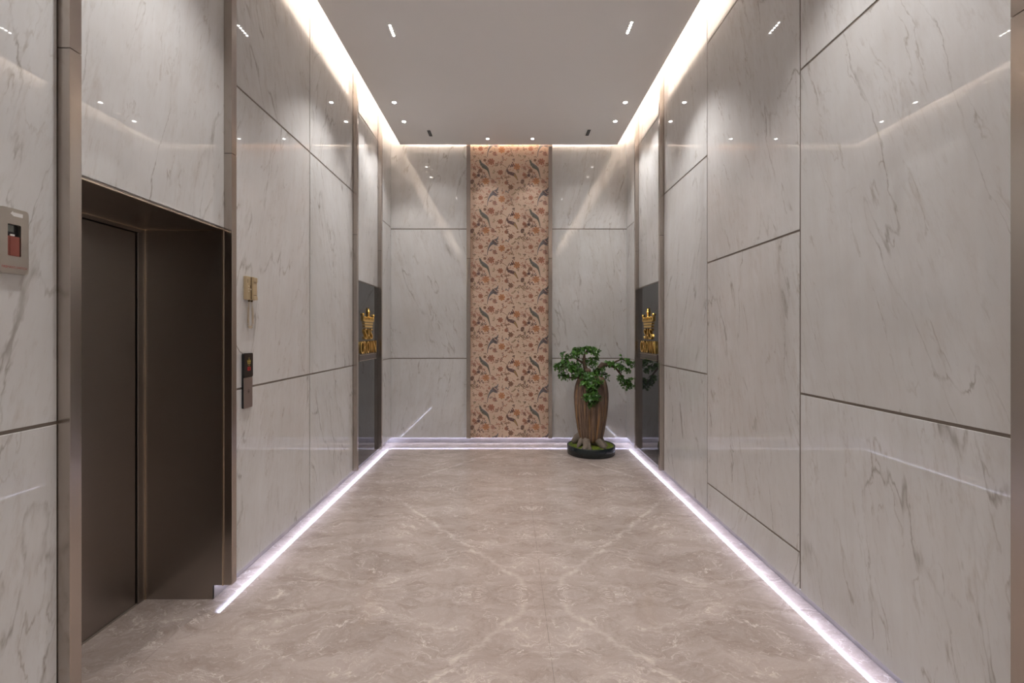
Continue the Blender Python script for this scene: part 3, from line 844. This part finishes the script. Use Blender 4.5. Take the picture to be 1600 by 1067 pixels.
def U(q):   # U-shaped centre line of the cord
    if q < .42: return Vector((.018, -.012 - .010 * math.sin(q / .42 * math.pi / 2), -.085 - .155 * q / .42))
    if q > .58: return Vector((.018, .022 + .010 * math.sin((1 - q) / .42 * math.pi / 2), -.085 - .155 * (1 - q) / .42))
    a = (q - .42) / .16 * math.pi
    return Vector((.018, .005 - .027 * math.cos(a), -.240 - .030 * math.sin(a)))
pts = []
N = 620; turns = 40
for k in range(N + 1):
    q = k / N; c = U(q); amp = .0065 * min(1, max(0, (q - .10) / .05)) * min(1, max(0, (.90 - q) / .05))
    ph = q * turns * 2 * math.pi
    dirv = (U(min(1, q + .004)) - U(max(0, q - .004))).normalized()
    sidev = dirv.cross(Vector((1, 0, 0))).normalized()
    pts.append(c + Vector((1, 0, 0)) * math.cos(ph) * amp + sidev * math.sin(ph) * amp)
tube(bm, pts, .0017, 5)
bm_obj('coiled_cord', bm, M['beige'], ic, smooth=True)
for y in (-.012, .020): lbox('cord_plug', .012, .024, y - .004, y + .004, -.092, -.078, M['beige_dark'], ic)

# ================================================================== CALL PANEL
cp = empty('call_panel', (-W, 3.116, 1.36), 'slim lift call panel with a black display over a steel button plate', 'call panel')
def rplate(name, w2, z0, z1, r, x0, x1, mat, parent):
    bm = bmesh.new(); pts = rrect(w2, (z1 - z0) / 2, r, cz=(z0 + z1) / 2)
    a = [bm.verts.new((x0, p[0], p[1])) for p in pts]; b = [bm.verts.new((x1, p[0] * .985, (z0 + z1) / 2 + (p[1] - (z0 + z1) / 2) * .995)) for p in pts]
    bm.faces.new(b); bm.faces.new(a[::-1])
    for k in range(len(pts)): bm.faces.new((a[k], a[(k + 1) % len(pts)], b[(k + 1) % len(pts)], b[k]))
    return bm_obj(name, bm, mat, parent)
rplate('back_case', .052, -.190, .186, .012, .0005, .012, M['black'], cp)
rplate('display_screen', .052, .022, .186, .012, .012, .020, M['black'], cp)
rplate('button_plate', .049, -.188, .020, .008, .012, .018, M['buttonsteel'], cp)
# small lit emblem and floor number
bm = bmesh.new()
add_box(bm, .0201, .0206, -.016, .020, .112, .118); add_box(bm, .0201, .0206, -.018, .022, .122, .128)
for y in (-.016, -.006, .002, .010, .020):
    add_box(bm, .0201, .0206, y - .002, y + .002, .128, .140 if y != .002 else .156)
bm_obj('crown_mark', bm, M['yellowled'], cp)
glyph('SAS', .026, .010, 0, M['yellowled'], cp, (.0204, .002, .098), (math.pi / 2, 0, math.pi / 2), 'yellow_lettering')
glyph('0', .015, .026, 0, M['redled'], cp, (.0204, -.008, .066), (math.pi / 2, 0, math.pi / 2), 'red_digit')
glyph('3', .015, .026, 0, M['redled'], cp, (.0204, .012, .066), (math.pi / 2, 0, math.pi / 2), 'red_digit')
bm = bmesh.new()
n = 20
for (r0, r1) in ((.010, .012),):
    A_ = [bm.verts.new((.0186, r0 * math.cos(2 * math.pi * k / n), -.075 + r0 * math.sin(2 * math.pi * k / n))) for k in range(n)]
    B_ = [bm.verts.new((.0186, r1 * math.cos(2 * math.pi * k / n), -.075 + r1 * math.sin(2 * math.pi * k / n))) for k in range(n)]
    for k in range(n): bm.faces.new((A_[k], A_[(k + 1) % n], B_[(k + 1) % n], B_[k]))
vs_ = [bm.verts.new(p) for p in ((.0186, -.006, -.079), (.0186, .006, -.079), (.0186, 0, -.069))]; bm.faces.new(vs_)
bm_obj('call_button', bm, M['gap'], cp)
bm = bmesh.new()
tube(bm, [(-W + .002, FP1 + .0, 1.665), (-W + .006, 2.955, 1.640), (-W + .008, 2.995, 1.600), (-W + .008, 3.03, 1.560), (-W + .010, 3.075, 1.540)], .0022, 6)
o = bm_obj('loose_wire', bm, M['wire'], None, smooth=True); tag(o, 'thin grey wire running from the bronze post down to the call panel', 'wire')

# ================================================================== PLANT
PX, PY = 1.155, 6.40
pt = empty('potted_bonsai', (PX, PY, 0), 'fat ribbed trunk bonsai with green leaves in a low dark round dish', 'plant')
bm = bmesh.new(); lathe(bm, [(.318, 0), (.330, .008), (.334, .06), (.334, .118), (.328, .124), (.316, .124), (.312, .108)], 64)
bm_obj('dish', bm, M['planter'], pt, smooth=True)
bm = bmesh.new()
n, rings = 40, []
rm = random.Random(3)
for i in range(9):
    r = .314 * i / 8
    rings.append([bm.verts.new((r * math.cos(2 * math.pi * k / n), r * math.sin(2 * math.pi * k / n), .112 + .022 * math.cos(i / 8 * math.pi / 2) + rm.uniform(-.006, .008) * (i < 8))) for k in range(n)] if i else [bm.verts.new((0, 0, .135))])
for k in range(n): bm.faces.new((rings[0][0], rings[1][k], rings[1][(k + 1) % n]))
for a, b in zip(rings[1:], rings[2:]):
    for k in range(n): bm.faces.new((a[k], b[k], b[(k + 1) % n], a[(k + 1) % n]))
bm_obj('moss', bm, M['moss'], pt, smooth=True)['kind'] = 'stuff'
# trunk, ribbed barrel
bm = bmesh.new(); n = 96
prof = [(.02, .175), (.135, .17), (.155, .20), (.175, .28), (.195, .40), (.213, .52), (.224, .64), (.230, .76), (.229, .84), (.218, .93), (.198, 1.01), (.165, 1.07), (.10, 1.10), (.03, 1.11)]
rings = []
def interp(z):
    pass
fine = []
for (r0, z0), (r1, z1) in zip(prof, prof[1:]):
    for q in (0, .5): fine.append((r0 + (r1 - r0) * q, z0 + (z1 - z0) * q))
fine.append(prof[-1])
rt = random.Random(11); ph = [rt.uniform(0, 6.28) for _ in range(6)]
for r, z in fine:
    row = []
    for k in range(n):
        a = 2 * math.pi * k / n
        rib = .030 * math.sin(13 * a + ph[0] + z * .4) + .022 * math.sin(22 * a + ph[1] - z * .7) + .012 * math.sin(5 * a + ph[2]) + .010 * math.sin(37 * a + ph[3] + z)
        rr = r * (1 + rib * (1 if r > .1 else .3))
        row.append(bm.verts.new((rr * math.cos(a) + .02 * z * .3, rr * math.sin(a), z)))
    rings.append(row)
for a, b in zip(rings, rings[1:]):
    for k in range(n): bm.faces.new((a[k], a[(k + 1) % n], b[(k + 1) % n], b[k]))
bm.faces.new(rings[0][::-1]); bm.faces.new(rings[-1])
bm_obj('trunk', bm, M['trunk'], pt, smooth=True)
# grey claw roots, each a tapering tube
def root(pts, rad):
    bm = bmesh.new(); tube(bm, pts, rad, 10)
    for v in bm.verts: v.co += Vector((rm.uniform(-.004, .004), rm.uniform(-.004, .004), rm.uniform(-.003, .003)))
    return bm_obj('root', bm, M['root'], pt, smooth=True)
root([(-.06, -.06, .205), (-.085, -.13, .19), (-.10, -.20, .155), (-.125, -.25, .120), (-.14, -.28, .105)], [.06, .058, .045, .03, .016])
root([(-.07, -.10, .20), (-.075, -.18, .16), (-.06, -.25, .125), (-.045, -.285, .105)], [.045, .04, .028, .014])
root([(.06, -.06, .205), (.085, -.12, .19), (.115, -.17, .160), (.140, -.21, .125), (.150, -.235, .105)], [.06, .055, .048, .04, .02])
root([(.03, -.02, .185), (.0, -.05, .165), (-.0, -.10, .135)], [.10, .09, .05])
root([(-.08, .04, .215), (-.14, .06, .215), (-.185, .075, .19), (-.215, .08, .14), (-.225, .08, .11)], [.07, .075, .06, .05, .03])
root([(.08, .05, .21), (.13, .08, .19), (.17, .10, .15), (.19, .11, .11)], [.05, .05, .04, .02])
root([(-.09, -.02, .22), (-.15, -.07, .18), (-.19, -.13, .14), (-.215, -.16, .108)], [.045, .04, .026, .012])
root([(.085, -.02, .20), (.14, -.05, .17), (.19, -.08, .135), (.215, -.10, .108)], [.04, .035, .024, .012])
root([(-.095, -.15, .165), (-.075, -.21, .135), (-.085, -.27, .108)], [.028, .022, .010])
root([(-.11, -.20, .150), (-.155, -.235, .122), (-.18, -.25, .106)], [.026, .018, .008])
root([(0, .08, .21), (.02, .16, .17), (.03, .21, .11)], [.06, .045, .025])
# branches and leaves (positions read at the depth of the trunk)
def at(px, py, y=PY):
    return Vector(((px - 795) / FPX * y - PX, y - PY, EYE - (py - 521) / FPX * y))
rl = random.Random(21)
def branch(pts, rad):
    bm = bmesh.new(); tube(bm, pts, rad, 7)
    return bm_obj('branch', bm, M['twig'], pt, smooth=True)
def foliage(blobs, dens):
    vs, fsx, tone = [], [], []
    for (px, py, rpx, dy) in blobs:
        c0 = at(px, py); c0.y += dy
        r = rpx / FPX * PY
        nn = int(1.35 * dens * rpx * rpx)
        for _ in range(nn):
            d = Vector((rl.gauss(0, 1), rl.gauss(0, 1), rl.gauss(0, 1))).normalized()
            p = c0 + Vector((d.x * r, d.y * r * 1.1, d.z * r * .8)) * (rl.random() ** .45)
            # rosette of leaves
            up = (d + Vector((0, -.3, .6))).normalized()
            tn = rl.random()
            for k in range(rl.randint(4, 6)):
                a = rl.uniform(0, 6.28)
                t1 = up.cross(Vector((math.cos(a), math.sin(a), .3))).normalized()
                ax = (t1 + up * rl.uniform(.1, .8)).normalized()
                sd = ax.cross(up).normalized()
                L = rl.uniform(.028, .044); wd = L * .58
                nrm = sd.cross(ax)
                q = [p, p + ax * L * .45 + sd * wd * .36 + nrm * .002, p + ax * L * .8 + sd * wd * .5, p + ax * L,
                     p + ax * L * .8 - sd * wd * .5, p + ax * L * .45 - sd * wd * .36 + nrm * .002]
                i0 = len(vs); vs += [tuple(z) for z in q]
                fsx.append((i0, i0 + 1, i0 + 2, i0 + 3)); fsx.append((i0, i0 + 3, i0 + 4, i0 + 5))
                tt = min(1, max(0, tn * .7 + rl.uniform(0, .3))); tone += [tt] * 6
    me = bpy.data.meshes.new('foliage'); me.from_pydata(vs, [], fsx)
    at_ = me.attributes.new('tone', 'FLOAT', 'POINT')
    for i, v in enumerate(tone): at_.data[i].value = v
    o = link('foliage', me, M['leaf'], pt); o['kind'] = 'stuff'; return o
A = at
branch([A(920, 600), A(916, 580), A(912, 566), A(913, 554), A(918, 546)], [.05, .035, .025, .015, .008])
branch([A(915, 592), A(902, 582), A(890, 574), A(876, 571), A(868, 573)], [.04, .028, .020, .012, .006])
branch([A(912, 585), A(902, 590), A(890, 590), A(880, 588)], [.022, .018, .012, .006])
branch([A(926, 598), A(932, 582), A(941, 569), A(952, 570), A(962, 575), A(970, 585), A(976, 595), A(985, 601)], [.05, .042, .036, .020, .015, .012, .009, .005])
branch([A(952, 570), A(964, 564), A(972, 561), A(984, 568)], [.016, .012, .009, .005])
branch([A(928, 590), A(936, 584), A(947, 586)], [.016, .010, .005])
branch([A(915, 588), A(917, 581)] + [A(917, 579) + Vector((0, -.10, 0))], [.05, .05, .045])
branch([A(912, 568), A(900, 560), A(890, 556), A(884, 556)], [.015, .012, .008, .004])
branch([A(922, 596) + Vector((0, -.12, 0)), A(922, 606) + Vector((0, -.22, 0)), A(920, 618) + Vector((0, -.25, 0))], [.016, .012, .006])
foliage([(915, 546, 7, 0), (925, 547, 7, .02), (932, 549, 6, 0), (904, 549, 7, 0), (898, 554, 8, -.02), (908, 548, 6, .05), (930, 556, 5, 0), (900, 546, 4, 0), (932, 562, 4, 0)], .40)
foliage([(881, 554, 4, 0), (888, 557, 5, 0), (872, 572, 6, 0), (868, 574, 3, 0), (882, 567, 8, 0), (890, 573, 9, -.05), (899, 572, 9, -.03), (880, 579, 6, 0), (876, 585, 5, 0), (884, 589, 7, 0), (894, 588, 5, -.02), (896, 578, 7, -.06)], .36)
foliage([(914, 566, 6, .05), (923, 563, 6, .02), (928, 570, 6, 0), (905, 581, 8, -.12), (914, 587, 9, -.16), (925, 586, 9, -.12), (934, 581, 7, -.05), (936, 590, 6, -.05), (930, 596, 8, -.18), (912, 597, 8, -.20), (921, 592, 8, -.22), (940, 578, 5, 0)], .36)
foliage([(920, 603, 8, -.24), (921, 611, 7, -.27), (911, 617, 6, -.26), (920, 620, 9, -.27), (928, 617, 5, -.26), (919, 627, 5, -.26), (945, 585, 3, 0), (949, 586, 3, 0), (948, 592, 3, 0)], .40)
foliage([(951, 568, 5, 0), (958, 570, 6, 0), (966, 573, 6, 0), (973, 576, 6, .02), (979, 580, 5, 0), (972, 562, 3, 0), (971, 557, 2.5, 0), (979, 565, 6, 0), (986, 569, 5, 0), (989, 573, 3, 0)], .44)
foliage([(970, 590, 5, 0), (973, 597, 5, 0), (980, 597, 5, 0), (986, 594, 4, 0), (979, 604, 5, 0), (987, 604, 4, 0), (967, 591, 3, 0), (983, 600, 5, .03)], .40)
